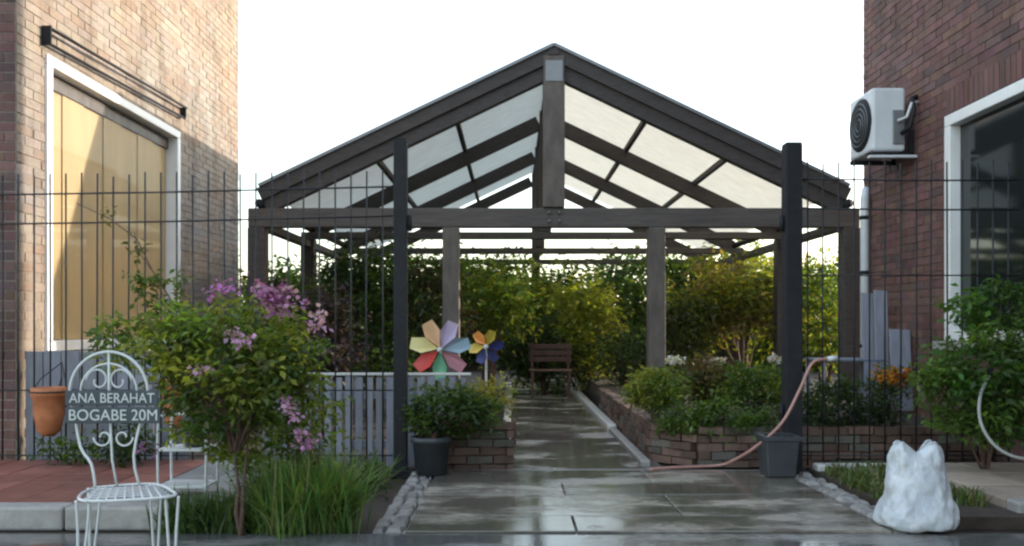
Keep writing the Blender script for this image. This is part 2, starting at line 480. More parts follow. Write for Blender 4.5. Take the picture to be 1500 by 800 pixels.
# air conditioner
AC = thing('air_conditioner', 'pale blue-white air conditioning unit bracketed high on the red brick wall', 'air conditioner', (3.62, 8.5, 2.75))
ax0, ax1, ay0, ay1, az0, az1 = 3.48, 3.80, 8.24, 8.80, 2.81, 3.42
MB().box((ax0, ay0, az0), (ax1, ay1, az1)).build('casing', M['acbody'], AC, bevel=.025)
fan = MB().lathe((ax0-.004, (ay0+ay1)/2, (az0+az1)/2), [(.245, -.012), (.262, .0), (.262, .012)], 32, axis='x').build('fan_grille', M['darkmetal'], AC)
for rr_ in (.06, .11, .16, .21):
    MB().tube([(ax0-.022, (ay0+ay1)/2+rr_*math.cos(t), (az0+az1)/2+rr_*math.sin(t)) for t in np.linspace(0, 2*math.pi, 28, endpoint=False)], .004, 5, closed=True).build('grille_ring', M['flash'], fan)
MB().box((ax1-.13, ay0-.018, az0+.06), (ax1-.02, ay0-.002, az1-.22)).build('valve_cover', M['flash'], AC, bevel=.008)
MB().tube([(ax1-.05, ay0-.03, az0+.16), (ax1-.01, ay0-.11, az0+.20), (ax1+.04, ay0-.09, az0+.36), (ax1+.05, ay0-.03, az0+.5), (ax1+.11, ay0+.0, az0+.52)], .022, 8).build('pipe', M['darkmetal'], AC)
MB().tube([(ax1-.09, ay0-.03, az0+.28), (ax1-.03, ay0-.09, az0+.30), (ax1+.03, ay0-.06, az0+.44), (ax1+.11, ay0-.03, az0+.46)], .015, 8).build('pipe', M['white'], AC)
for yy in (ay0+.06, ay1-.1):
    b_ = MB(); b_.box((ax0-.02, yy, az0-.05), (XR-.012, yy+.04, az0-.008)); b_.box((XR-.05, yy, az0-.05), (XR-.012, yy+.04, az0+.22))
    b_.build('bracket', M['darkmetal'], AC)
MB().box((ax0-.03, ay0-.02, az0-.07), (XR-.013, ay0+.05, az0-.045)).build('bracket', M['acbody'], AC, bevel=.004)

# ------------------------------------------------------------------ pergola
YP, BAY, NB = 10.05, 2.5, 4
CXP = .49
PG = thing('pergola', 'large dark timber pergola with gabled translucent roof over the garden path', 'pergola', (CXP, YP, 0))
ZR, ZE, HX = 4.27, 2.65, 3.39            # ridge / eave heights of the rafter tops
sl = (ZR-ZE)/HX
def roofz(dx): return ZR - sl*abs(dx)
XPOST = 3.48
for i in range(NB):
    yy = YP + BAY*i
    for sx in (-1, 1):
        MB().box((CXP+sx*XPOST-.10, yy-.10, -.05), (CXP+sx*XPOST+.10, yy+.10, (2.272 if i == 0 else 2.397))).build('post', M['timber'], PG, bevel=.012)
        a = Vector((CXP+sx*.10, yy, roofz(.10)-.12)); b_ = Vector((CXP+sx*HX, yy, roofz(HX)-.12))
        MB().bar(a, b_, .12, .20).build('rafter', M['timber'], PG, bevel=.008)
        if i in (0,):
            MB().box((CXP+sx*1.205-.098, yy-.095, -.05), (CXP+sx*1.205+.098, yy+.095, (2.272 if i == 0 else 2.397))).build('post', M['timber2'], PG, bevel=.012)
    MB().box((CXP-3.58, yy-.075, 2.275 if i == 0 else 2.40), (CXP+3.58, yy+.075, 2.50)).build('tie_beam', M['timberx'], PG, bevel=.01)
    kw = .125 if i == 0 else .085
    MB().box((CXP-kw, yy-kw+.004, 2.503), (CXP+kw, yy+kw-.004, ZR+.0)).build('king_post', M['timber2'] if i == 0 else M['timber'], PG, bevel=.01)
    if i == NB-1:
        MB().box((CXP-.09, yy-.08, -.05), (CXP+.09, yy+.08, (2.272 if i == 0 else 2.397))).build('post', M['timber'], PG, bevel=.01)
YB = YP + BAY*(NB-1)
MB().box((CXP-.10, YP-.128, ZR-.30), (CXP+.10, YP-.122, ZR-.06)).build('joint_plate', M['flash'], PG)
for sx in (-1, 1):
    for dz in (.0, .10):
        MB().lathe((CXP+sx*.06, YP-.13, 2.34+dz), [(.014, -.012), (.014, .05)], 8, axis='y').build('bolt', M['flash'], PG)
# ridge, purlins, wall plates along the roof
MB().box((CXP-.06, YP-.12, ZR+.004), (CXP+.06, YB+.3, ZR+.12)).build('ridge_beam', M['timber'], PG, bevel=.01)
for sx in (-1, 1):
    for dx in (1.18, 2.19):
        z = roofz(dx)-.005
        MB().bar((CXP+sx*dx, YP+.065, z), (CXP+sx*dx, YB+.2, z), .055, .07).build('purlin', M['timber'], PG)
    MB().box((CXP+sx*XPOST-.06, YP+.102, 2.27), (CXP+sx*XPOST+.06, YB-.102, 2.37)).build('wall_plate', M['timber'], PG, bevel=.008)
    # barge board and flashing along the front rake
    a = Vector((CXP+sx*.0, YP-.085, roofz(0)+.03)); b_ = Vector((CXP+sx*(HX+.05), YP-.085, roofz(HX+.05)+.03))
    MB().bar(a, b_, .045, .15).build('barge_board', M['timber'], PG)
    MB().bar(a+Vector((0, -.01, .10)), b_+Vector((0, -.01, .10)), .09, .035).build('edge_trim', M['flash'], PG)
    # gutter along the eave
    MB().tube([(CXP+sx*(HX+.05), YP-.1, ZE-.10), (CXP+sx*(HX+.05), YB+.2, ZE-.10)], .055, 8).build('gutter', M['darkmetal'], PG)
    # roof sheets: one panel for each field between purlins and rafters
    for i in range(NB-1):
        for d0, d1 in ((.065, 1.175), (1.185, 2.185), (2.195, HX+.02)):
            y0, y1 = YP + BAY*i + .006 - (.06 if i == 0 else 0), YP + BAY*(i+1) - .006
            o = MB(); t = .012; lift = .048
            xa, xb = CXP+sx*d0, CXP+sx*d1; za, zb = roofz(d0)+lift, roofz(d1)+lift
            o.add([(xa,y0,za),(xb,y0,zb),(xb,y1,zb),(xa,y1,za),(xa,y0,za+t),(xb,y0,zb+t),(xb,y1,zb+t),(xa,y1,za+t)],
                  [(0,3,2,1),(4,5,6,7),(0,1,5,4),(1,2,6,5),(2,3,7,6),(3,0,4,7)])
            o.build('roof_panel', M['sheet'], PG)

# ------------------------------------------------------------------ gate posts and mesh fences
YG = 6.55
def post(u, wdt, ztop, label, group):
    x = GX(u, YG)
    t = thing('gate_post', label, 'post', (x, YG, 0), group)
    MB().box((x-wdt/2, YG-wdt/2, -.05), (x+wdt/2, YG+wdt/2, ztop)).build('shaft', M['darkmetal'], t, bevel=.006)
    MB().box((x-wdt/2+.004, YG-wdt/2+.004, ztop+.001), (x+wdt/2-.004, YG+wdt/2-.004, ztop+.012)).build('cap', M['darkmetal'], t)
    MB().box((x-wdt/2-.05, YG-wdt/2-.03, -.04), (x+wdt/2+.05, YG+wdt/2+.03, .012)).build('base_plate', M['darkmetal'], t)
    for zz in (.45, 1.9):
        MB().lathe((x+(wdt/2+.02 if u < 750 else -wdt/2-.02), YG-.01, zz), [(.018, -.06), (.018, .06)], 10).build('hinge', M['darkmetal'], t)
    return t
post(587, .10, 2.53, 'dark square gate post at the end of the picket fence', None)
post(1160, .125, 2.50, 'thick dark gate post with pink hose hanging beside it', None)

def mesh_fence(x0, x1, za, zb, label, sp=.122):
    """wire fence: upright wires, horizontal wires in pairs; za/zb top wire height at each end"""
    t = thing('wire_fence', label, 'fence', ((x0+x1)/2, YG, 0))
    n = int((x1-x0)/sp)
    for i in range(n+1):
        x = x0 + (i+.35)*(x1-x0)/(n+1)
        zt = za + (zb-za)*(x-x0)/(x1-x0) + .14 + random.uniform(-.02, .02)
        MB().tube([(x, YG, .04), (x+random.uniform(-.006, .006), YG, zt/2), (x, YG, zt)], .0068, 5).build('upright_wire', M['wire'], t)
    for d in (0, -.225):
        MB().tube([(x0, YG-.010, za+d), ((x0+x1)/2, YG-.010, (za+zb)/2+d-.008), (x1, YG-.010, zb+d)], .007, 5).build('cross_wire', M['wire'], t)
    for z in (1.50 if x0 > 0 else .62, .12):
        MB().tube([(x0, YG-.010, z), (x1, YG-.010, z)], .0055, 5).build('cross_wire', M['wire'], t)
    return t
mesh_fence(-3.84-.6, GX(587, YG)-.06, 2.11, 2.18, 'dark wire fence in front of the pale building and picket fence')
mesh_fence(GX(1160, YG)+.08, XR-.03, 2.24, 2.23, 'dark wire fence between thick gate post and red brick building')

# ------------------------------------------------------------------ picket fence, board panel, planks
def boards(name, label, cat, x0, x1, y, z0, ztops, bw, rail_z, gap=.018, tilt=0):
    t = thing(name, label, cat, ((x0+x1)/2, y, z0))
    x = x0; i = 0
    while x < x1 - bw*.5:
        k = random.uniform(.75, 1.2); zt = ztops + random.uniform(-.008, .008)
        MB().box((x, y-.010, z0), (x+bw, y+.010, zt), (k, k, k*random.uniform(.97, 1.05))).build('picket', M['slat'], t, bevel=.004)
        x += bw + gap; i += 1
    for rz in rail_z:
        MB().box((x0-.01, y+.011, rz), (x1+.01, y+.04, rz+.06)).build('rail', M['slat'], t)
    return t
pf = boards('picket_fence', 'low grey-blue picket fence with pale top rail beside the left gate post', 'fence',
            GX(385, 6.95), GX(690, 6.95), 6.95, -.03, .70, .058, (.12, .52), gap=.026)
MB().box((GX(385, 6.95), 6.932, .712), (GX(690, 6.95), 6.975, .732)).build('top_rail', M['palekerb'], pf, bevel=.004)
boards('board_panel', 'low grey-blue board panel below the tan window behind the garden chair', 'panel',
       GX(36, 6.66), GX(285, 6.66), 6.68, .06, .915, .135, (.2, .7), gap=.008)

# planks leaning on the corner of the right building
pk = 0
for (u0, u1, vt, Y, lab) in ((1266, 1284, 428, 8.55, 'tall grey plank leaning on red brick wall, nearest the drainpipe'),
                         (1285, 1304, 424, 8.45, 'tallest grey plank leaning on red brick wall below the air conditioner'),
                         (1308, 1338, 482, 8.2, 'short wide grey plank leaning on red brick wall, nearest the window')):
    a = P(u0, 540, Y); b_ = P(u1, vt, Y)
    t = thing('leaning_plank', lab, 'plank', ((a.x+b_.x)/2, Y, .3), 'planks leaning on the brick wall')
    dx = b_.x - a.x
    o = MB(); lean = .12
    o.add([(a.x, Y, .3), (b_.x, Y, .3), (b_.x, Y+.03, .3), (a.x, Y+.03, .3), (a.x+lean*.2, Y+lean, b_.z), (b_.x+lean*.2, Y+lean, b_.z-.01), (b_.x+lean*.2, Y+lean+.03, b_.z-.01), (a.x+lean*.2, Y+lean+.03, b_.z)],
          [(0,3,2,1),(4,5,6,7),(0,1,5,4),(1,2,6,5),(2,3,7,6),(3,0,4,7)], (1.1, 1.1, 1.15))
    o.build('board', M['slat'], t, bevel=.005)
    MB().box((a.x+.01, Y-.012, .55), (b_.x-.01, Y+.008, .60)).build('cleat', M['slat'], t)

# ------------------------------------------------------------------ brick beds
brick_me = None
def brick_wall_bed(root, a, b_, z0, courses, nrm, bl=.205, bh=.066, dep=.10, seed=1):
    """single bricks along a line a->b (xy), each its own object"""
    rnd = random.Random(seed)
    a = Vector((a[0], a[1], 0)); b_ = Vector((b_[0], b_[1], 0)); d = b_ - a; L = d.length; d.normalize(); nrm = Vector((*nrm, 0))
    for c in range(courses):
        u = -bl/2 if c % 2 else 0
        while u < L - .04:
            p, q = max(u, 0)+.005, min(u+bl, L)-.005; u += bl
            if q - p < .05: continue
            pr = rnd.uniform(-.014, .022); k = rnd.uniform(.6, 1.5)
            h = rnd.random()
            col = (k, k, k) if h < .75 else (k*.9, k*1.3, k*1.4)
            z = z0 + c*bh
            pts = []
            for zz in (z+.004, z+bh-.004):
                for (t, n_) in ((p, pr), (q, pr+rnd.uniform(-.004, .004)), (q, -dep), (p, -dep)):
                    v = a + d*t + nrm*n_; pts.append((v.x, v.y, zz + rnd.uniform(-.006, .004)))
            o = MB()
            fs = [(0,3,2,1),(4,5,6,7),(0,1,5,4),(1,2,6,5),(2,3,7,6),(3,0,4,7)]
            if d.cross(Vector((0,0,1))).dot(nrm) < 0: fs = [f[::-1] for f in fs]
            o.add(pts, fs, col); o.build('brick', M['bed_brick'], root)

rb = thing('garden_bed', 'brick-edged raised garden bed filled with low plants right of the path', 'garden bed', (2.5, 8, 0))
o = MB(); q_ = [(1.27, 7.30), (1.56, 7.0), (XR-.02, 7.0), (XR-.02, 16.0), (1.27, 16.0)]
o.add([(x, y, -.045) for x, y in q_] + [(x, y, .25) for x, y in q_], [(5,6,7,8,9)] + [(i, (i+1)%5, 5+(i+1)%5, 5+i) for i in range(5)]); o.build('soil', M['soil'], rb)
brick_wall_bed(rb, (1.50, 6.88), (2.16, 6.88), -.03, 5, (0, -1), seed=11)
dq_ = Vector((1.49-1.17, 6.89-7.21)).normalized()
brick_wall_bed(rb, (1.17, 7.21), (1.49, 6.89), -.03, 5, (dq_.y, -dq_.x), seed=14)
brick_wall_bed(rb, (2.30, 6.88), (XR-.04, 6.88), -.03, 5, (0, -1), seed=12)
brick_wall_bed(rb, (1.16, 7.22), (1.16, 11.4), -.03, 5, (-1, 0), bl=.26, seed=13)
MB().box((2.165, 6.86, -.04), (2.295, 6.985, .315)).build('pier', M['bed_brick'], rb, bevel=.01)

lb = thing('garden_bed', 'small brick-edged raised bed left of the path behind the dark pot', 'garden bed', (-.25, 6.8, 0))
MB().box((-.62, 6.72, -.045), (-.02, 6.92, .31)).build('soil', M['soil'], lb)
brick_wall_bed(lb, (-.66, 6.66), (.02, 6.66), -.03, 6, (0, -1), dep=.05, seed=15)
brick_wall_bed(lb, (.02, 6.715), (.02, 6.93), -.03, 6, (1, 0), dep=.03, seed=16)

# ------------------------------------------------------------------ foliage
def leaf_cloud(mb_name, parent, blobs, n, size, cols, seed=0, clumps=60, spread=.14, mat='leaf', asp=.45, upb=.5, jit=.25, sun_up=None):
    """blobs: (centre, radii). leaf-sized rhombs gathered in clumps through the volume"""
    r = np.random.RandomState(seed)
    blobs = [(np.array(c, float), np.array(rd, float)) for c, rd in blobs]
    wts = np.array([np.prod(rd)**.8 for _, rd in blobs]); wts /= wts.sum()
    bi = r.choice(len(blobs), clumps, p=wts)
    C = np.zeros((clumps, 3)); S = np.zeros(clumps)
    for k in range(clumps):
        c, rd = blobs[bi[k]]; d = r.normal(size=3); d /= np.linalg.norm(d)
        C[k] = c + d*rd*(r.uniform(.25, 1.0)**.5); S[k] = spread*r.uniform(.6, 1.35)
    ccol = np.array(cols)[r.randint(0, len(cols), clumps)]*r.uniform(.7, 1.3, (clumps, 1))
    ci = r.randint(0, clumps, n)
    pos = C[ci] + r.normal(size=(n, 3))*S[ci][:, None]*np.array([1, 1, .75])
    nr = r.normal(size=(n, 3)); nr[:, 2] = np.abs(nr[:, 2]) + upb; nr /= np.linalg.norm(nr, axis=1)[:, None]
    out = pos - C[ci]; out[:, 2] -= .3*S[ci]
    ax = out + r.normal(size=(n, 3))*S[ci][:, None]*.8
    ax -= nr*np.sum(ax*nr, axis=1)[:, None]; ax /= (np.linalg.norm(ax, axis=1)[:, None]+1e-9)
    sd = np.cross(nr, ax); L = size*r.uniform(.35, 1.5, n)[:, None]; W = L*asp*r.uniform(.8, 1.2, n)[:, None]
    v = np.stack([pos, pos+ax*L*.5+sd*W*.5+nr*L*.10, pos+ax*L-nr*L*.12, pos+ax*L*.5-sd*W*.5+nr*L*.10], 1)
    col = ccol[ci]*r.uniform(1-jit, 1+jit, (n, 1))
    off = np.array(WPOS[parent.name])
    me = bpy.data.meshes.new(mb_name)
    me.vertices.add(n*4); me.vertices.foreach_set('co', (v.reshape(-1, 3)-off).astype(np.float32).ravel())
    base = np.arange(n)*4
    idx = np.stack([base, base+1, base+2, base, base+2, base+3], 1).ravel()
    me.loops.add(n*6); me.loops.foreach_set('vertex_index', idx.astype(np.int32))
    me.polygons.add(n*2); me.polygons.foreach_set('loop_start', (np.arange(n*2)*3).astype(np.int32))
    me.update(calc_edges=True)
    at = me.color_attributes.new('tint', 'FLOAT_COLOR', 'POINT')
    c4 = np.ones((n, 4, 4), np.float32); c4[:, :, :3] = np.clip(col, 0, 1)[:, None, :]
    at.data.foreach_set('color', c4.ravel())
    me.materials.append(M[mat])
    o = bpy.data.objects.new(mb_name, me); link(o); o.parent = parent; WPOS[o.name] = WPOS[parent.name].copy()
    return o, C

def blades(name, parent, bases, n, length, width, cols, seed=0, lean=.5, mat='grass', drop=.35):
    """curved tapering blades rising from the base points"""
    r = np.random.RandomState(seed); vs = []; fs = []; cs = []
    bases = np.array(bases, float); off = np.array(WPOS[parent.name])
    for i in range(n):
        b0 = bases[r.randint(len(bases))] + np.append(r.normal(size=2)*.035, 0)
        a = r.uniform(0, 2*np.pi); d = np.array([np.cos(a), np.sin(a), 0]); L = length*r.uniform(.5, 1.15); ln = lean*r.uniform(.1, 1.2)
        sd = np.array([-d[1], d[0], 0])*width*r.uniform(.7, 1.3); col = np.array(cols[r.randint(len(cols))])*r.uniform(.7, 1.35)
        k = len(vs)
        for j, t in enumerate((0, .35, .7, 1)):
            p = b0 + d*L*ln*t*(.6+.6*t) + np.array([0, 0, L*(t - drop*ln*t*t)])
            wd = sd*(.6, 1, .7, .05)[j]
            vs += [tuple(p-wd-off), tuple(p+wd-off)]; cs += [col, col]
        for j in range(3): fs.append((k+2*j, k+2*j+1, k+2*j+3, k+2*j+2))
    me = bpy.data.meshes.new(name); me.from_pydata(vs, [], fs)
    at = me.color_attributes.new('tint', 'FLOAT_COLOR', 'POINT')
    c4 = np.ones((len(vs), 4), np.float32); c4[:, :3] = np.clip(np.array(cs), 0, 1); at.data.foreach_set('color', c4.ravel())
    me.materials.append(M[mat])
    o = bpy.data.objects.new(name, me); link(o); o.parent = parent; WPOS[o.name] = WPOS[parent.name].copy(); o['kind'] = 'stuff'; return o

def stems(parent, base, tips, r0, name='stem', mat='bark', seed=0, rise=.4):
    rnd = random.Random(seed); base = Vector(base)
    m_ = MB()
    for t in tips:
        t = Vector(t); b0 = base + Vector((rnd.uniform(-.03, .03), rnd.uniform(-.03, .03), 0))
        mid = b0.lerp(t, .5); mid.z += rise*(t-b0).length*.25; mid.x -= (t.x-b0.x)*.15; mid.y -= (t.y-b0.y)*.15
        m_.tube([b0, b0.lerp(mid, .5)+Vector((rnd.uniform(-.02, .02), rnd.uniform(-.02, .02), .02)), mid, t], [r0, r0*.8, r0*.6, r0*.25], 6)
    return m_.build(name, M[mat], parent)

def shrub(name, label, cat, base, blobs, n, size, cols, seed, clumps=40, spread=.12, stem_r=.012, group=None, asp=.45, trunk=None, foliage='foliage', flowers=None, mat='leaf', jit=.25):
    t = thing(name, label, cat, base, group)
    o, C = leaf_cloud(foliage, t, blobs, n, size, cols, seed, clumps, spread, asp=asp, mat=mat, jit=jit)
    stems(t, base, [tuple(c) for c in C[:10 if trunk is None else trunk]], stem_r, 'stem' if foliage == 'foliage' else 'trunk', seed=seed)
    if flowers:
        fb, fn, fs, fc, fcl, fsp = flowers
        leaf_cloud('blossom', t, fb, fn, fs, fc, seed+77, fcl, fsp, mat='petal', asp=.9)
    return t

DG = [(.045, .070, .022), (.055, .095, .028), (.034, .055, .024)]
MG = [(.085, .150, .028), (.110, .175, .038), (.060, .110, .028)]
YGc = [(.24, .26, .045), (.30, .30, .05), (.17, .22, .04)]
OL = [(.10, .12, .03), (.14, .13, .04), (.07, .09, .03)]

# --- front left flowering shrub
fbase = (GX(345, 4.55), 4.55, -.045)
Yf = 4.72
def B(u, v, Y, ru, rv, ry): 
    p = P(u, v, Y); k = Y/F
    return ((p.x, p.y, p.z), (ru*k, ry, rv*k))
fl = thing('flowering_shrub', 'purple-flowered green shrub on a thin reddish trunk beside the white chair', 'shrub', fbase)
o, C = leaf_cloud('crown', fl, [B(230, 500, Yf, 85, 62, .26), B(330, 520, Yf, 110, 85, .36), B(400, 490, Yf, 65, 55, .26), B(300, 600, Yf, 90, 40, .25), B(410, 570, Yf, 62, 62, .22), B(440, 620, Yf, 50, 40, .2), B(345, 660, Yf+.05, 60, 50, .15)],
                  9400, .048, MG + YGc + [(.15, .22, .04), (.12, .12, .05), (.16, .22, .045)], 21, 205, .050, asp=.45)
stems(fl, fbase, [tuple(P(340, 640, 4.6)), tuple(P(365, 630, 4.65))], .016, 'trunk', seed=2, rise=.0)
stems(fl, tuple(P(345, 660, 4.6)), [tuple(c) for c in C[:26]], .007, 'limb', seed=3)
tw = [P(330, 560, Yf), P(270, 470, Yf), P(225, 400, Yf), P(200, 350, Yf), P(160, 320, Yf), P(112, 298, Yf)]
MB().tube(tw, [.006, .005, .004, .0035, .003, .002], 5).build('twig', M['bark'], fl)
tw2 = [P(225, 400, Yf), P(205, 372, Yf), P(196, 340, Yf)]
MB().tube(tw2, .0025, 5).build('twig', M['bark'], fl)
leaf_cloud('twig_leaves', fl, [B(125, 300, Yf, 30, 14, .04), B(165, 320, Yf, 26, 12, .04), B(203, 375, Yf, 10, 30, .03), B(235, 425, Yf, 40, 30, .08), B(195, 420, Yf, 30, 20, .06)], 330, .040, MG+OL, 24, 30, .020)
leaf_cloud('blossom', fl, [B(412, 438, Yf-.12, 40, 20, .08), B(412, 438, Yf-.14, 30, 16, .08), B(350, 493, Yf-.36, 16, 10, .05), B(385, 428, Yf-.2, 22, 14, .05), B(300, 540, Yf-.34, 12, 8, .04), B(325, 420, Yf, 20, 14, .06), B(430, 595, Yf-.25, 12, 20, .05), B(400, 540, Yf-.3, 14, 10, .05), B(445, 640, Yf-.2, 10, 14, .05), B(465, 480, Yf-.05, 8, 22, .05), B(200, 655, Yf-.15, 16, 18, .06)],
           1050, .026, [(.42, .17, .38), (.50, .27, .45), (.36, .12, .36), (.52, .32, .44)], 25, 42, .024, mat='petal', asp=.9)

# --- grassy plant in front
gp = thing('grassy_plant', 'bright green fine-leaved grassy plant at the front by the driveway edge', 'plant', (GX(450, 4.75), 4.75, -.045))
bs = [(GX(445, 4.75)+random.gauss(0, .13), 4.80+random.gauss(0, .08), -.045) for _ in range(80)]
blades('grass_blades', gp, bs, 2300, .45, .0055, [(.13, .24, .06), (.16, .28, .07), (.09, .18, .055), (.13, .22, .06), (.24, .24, .10)], 31, lean=.75)
gp2 = thing('ground_plant', 'low dark green plants around the foot of the flowering shrub', 'plant', (GX(300, 4.7), 4.72, -.045))
bs = [(GX(300, 4.7)+random.uniform(-.22, .2), 4.72+random.uniform(-.08, .05), -.045) for _ in range(40)]
blades('grass_blades', gp2, bs, 480, .26, .008, [(.05, .10, .03), (.09, .13, .05)], 32, lean=.6)
leaf_cloud('foliage', gp2, [((GX(330, 4.7), 4.7, .05), (.25, .1, .06))], 380, .045, MG+DG, 33, 26, .035)
gp3 = thing('ground_plant', 'dark leafy plant between the grassy plant and cobble edging', 'plant', (GX(535, 5.6), 5.7, -.045))
leaf_cloud('foliage', gp3, [((GX(530, 5.7), 5.75, .05), (.2, .35, .07)), ((GX(470, 6.2), 6.2, .06), (.5, .2, .08))], 1200, .05, DG+MG, 34, 50, .05)
blades('grass_blades', gp3, [((GX(480, 6.2)+random.uniform(-.6, .4)), 6.2+random.uniform(-.3, .15), -.04) for _ in range(50)], 500, .22, .007, MG, 35, lean=.6)

# --- dark pot with shrub left of the path
px, py = GX(632, 6.42), 6.40
pt = thing('plant_pot', 'round dark plant pot beside the left gate post', 'pot', (px, py, 0))
MB().lathe((px, py, 0), [(.10, .002), (.115, .01), (.14, .24), (.155, .245), (.155, .285), (.135, .285), (.13, .25)], 24).build('body', M['pot'], pt)
MB().lathe((px, py, .235), [(.133, 0), (.133, .012)], 20).build('soil', M['soil'], pt)
shrub('potted_shrub', 'dense green shrub growing in the round dark pot', 'shrub', (px, py, .24),
      [B(650, 598, 6.42, 50, 34, .17), B(690, 605, 6.5, 40, 28, .13), B(620, 600, 6.4, 22, 30, .12)], 3000, .045, MG+DG, 41, 60, .045)
shrub('yellow_shrub', 'yellow-green shrub in the small brick bed left of the path', 'shrub', (GX(705, 6.8), 6.8, .3),
      [B(722, 588, 6.78, 26, 34, .10), B(695, 590, 6.8, 30, 24, .10)], 1500, .04, YGc+[(.30, .22, .03)], 42, 34, .04)

# --- square dark pot right
px, py = GX(1137, 6.40), 6.36
pt = thing('plant_pot', 'square dark blue-grey pot at the foot of the thick gate post', 'pot', (px, py, 0))
o = MB(); a, b_ = .105, .125
o.add([(px-a,py-a,0),(px+a,py-a,0),(px+a,py+a,0),(px-a,py+a,0),(px-b_,py-b_,.27),(px+b_,py-b_,.27),(px+b_,py+b_,.27),(px-b_,py+b_,.27)],
      [(0,3,2,1),(4,5,6,7),(0,1,5,4),(1,2,6,5),(2,3,7,6),(3,0,4,7)]); o.build('body', M['pot'], pt, bevel=.012)
frame_ = MB()
for lo, hi in (((-.14,-.14),(.14,-.10)), ((-.14,.10),(.14,.14)), ((-.14,-.10),(-.10,.10)), ((.10,-.10),(.14,.10))):
    frame_.box((px+lo[0], py+lo[1], .272), (px+hi[0], py+hi[1], .30))
frame_.build('rim', M['pot'], pt)

# --- bed plants to the right of the path
bed = [
 ('low mounded green plant at the path corner of the brick bed', 960, 566, 7.35, 40, 20, .22, MG+YGc, 5),
 ('reddish-brown leafed plant between the green mounds of the bed', 1040, 556, 7.6, 42, 24, .22, [(.16, .09, .045), (.12, .10, .04), (.09, .10, .03)], 6),
 ('broad green mound in the bed left of the thick gate post', 1100, 565, 7.4, 52, 26, .25, MG+MG+YGc[:1], 7),
 ('front green carpet plant hanging over the bed bricks', 1055, 610, 7.0, 92, 20, .13, MG+[(.13, .2, .04)], 8),
 ('dark mound of plants in the bed behind the wire fence', 1235, 592, 7.1, 85, 34, .22, DG, 9),
]
for lab, u, v, Y, ru, rv, ry, cols, sd in bed:
    shrub('bed_plant', lab, 'plant', (GX(u, Y), Y, .25), [B(u, v+4, Y, ru, rv+6, ry)], 3600, .042, cols, 50+sd, 75, .045, .004, group='plants in the right bed')
# orange flowers and white/pink bloom accents
shrub('orange_flower', 'low orange flowering plant in front of the leaning planks', 'flower', (GX(1310, 7.3), 7.3, .25),
      [B(1312, 560, 7.3, 38, 18, .12)], 700, .04, MG+DG, 61, 26, .04, .004,
      flowers=([B(1310, 552, 7.2, 34, 12, .1)], 340, .03, [(.50, .20, .02), (.45, .13, .02), (.5, .3, .03)], 20, .025))
for lab, u, v, Y in (('small white flowers at the path end of the brick bed', 992, 528, 8.2), ('small pale pink flowers above the reddish-brown bed plant', 1048, 530, 8.3), ('small white flowers left of the thick gate post', 1142, 527, 8.1)):
    t = shrub('bed_flower', lab, 'flower', (GX(u, Y), Y, .25), [B(u, v+22, Y, 16, 14, .1)], 320, .04, DG+MG, int(u), 14, .04, .003, group='small flowers in the right bed',
          flowers=([B(u, v, Y, 14, 4, .08)], 120, .03, [(.62, .60, .58), (.6, .5, .5)], 9, .015))

# --- right bush by the window
shrub('leafy_bush', 'tall bright green leafy bush under the white-framed window', 'bush', (GX(1440, 6.2), 6.15, .03),
      [B(1450, 540, 6.1, 80, 55, .28), B(1420, 590, 6.0, 60, 50, .25), B(1470, 470, 6.2, 50, 55, .2), B(1420, 445, 6.25, 24, 40, .1), B(1390, 560, 6.05, 38, 28, .15), B(1480, 610, 6.0, 55, 45, .2)],
      6200, .055, MG+[(.06, .15, .03), (.10, .19, .035)], 71, 120, .055, .010, asp=.5)
# --- weeds on the soil strip by the driveway
wd = thing('weed_patch', 'patch of grass and weeds beside the white sack', 'weeds', (GX(1240, 5.8), 5.8, .03))
blades('grass_blades', wd, [(2.30+random.uniform(0, .55), 5.1+random.uniform(0, 1.2), .028) for _ in range(160)], 1500, .11, .006, MG+OL+[(.14, .15, .05)], 72, lean=.9)

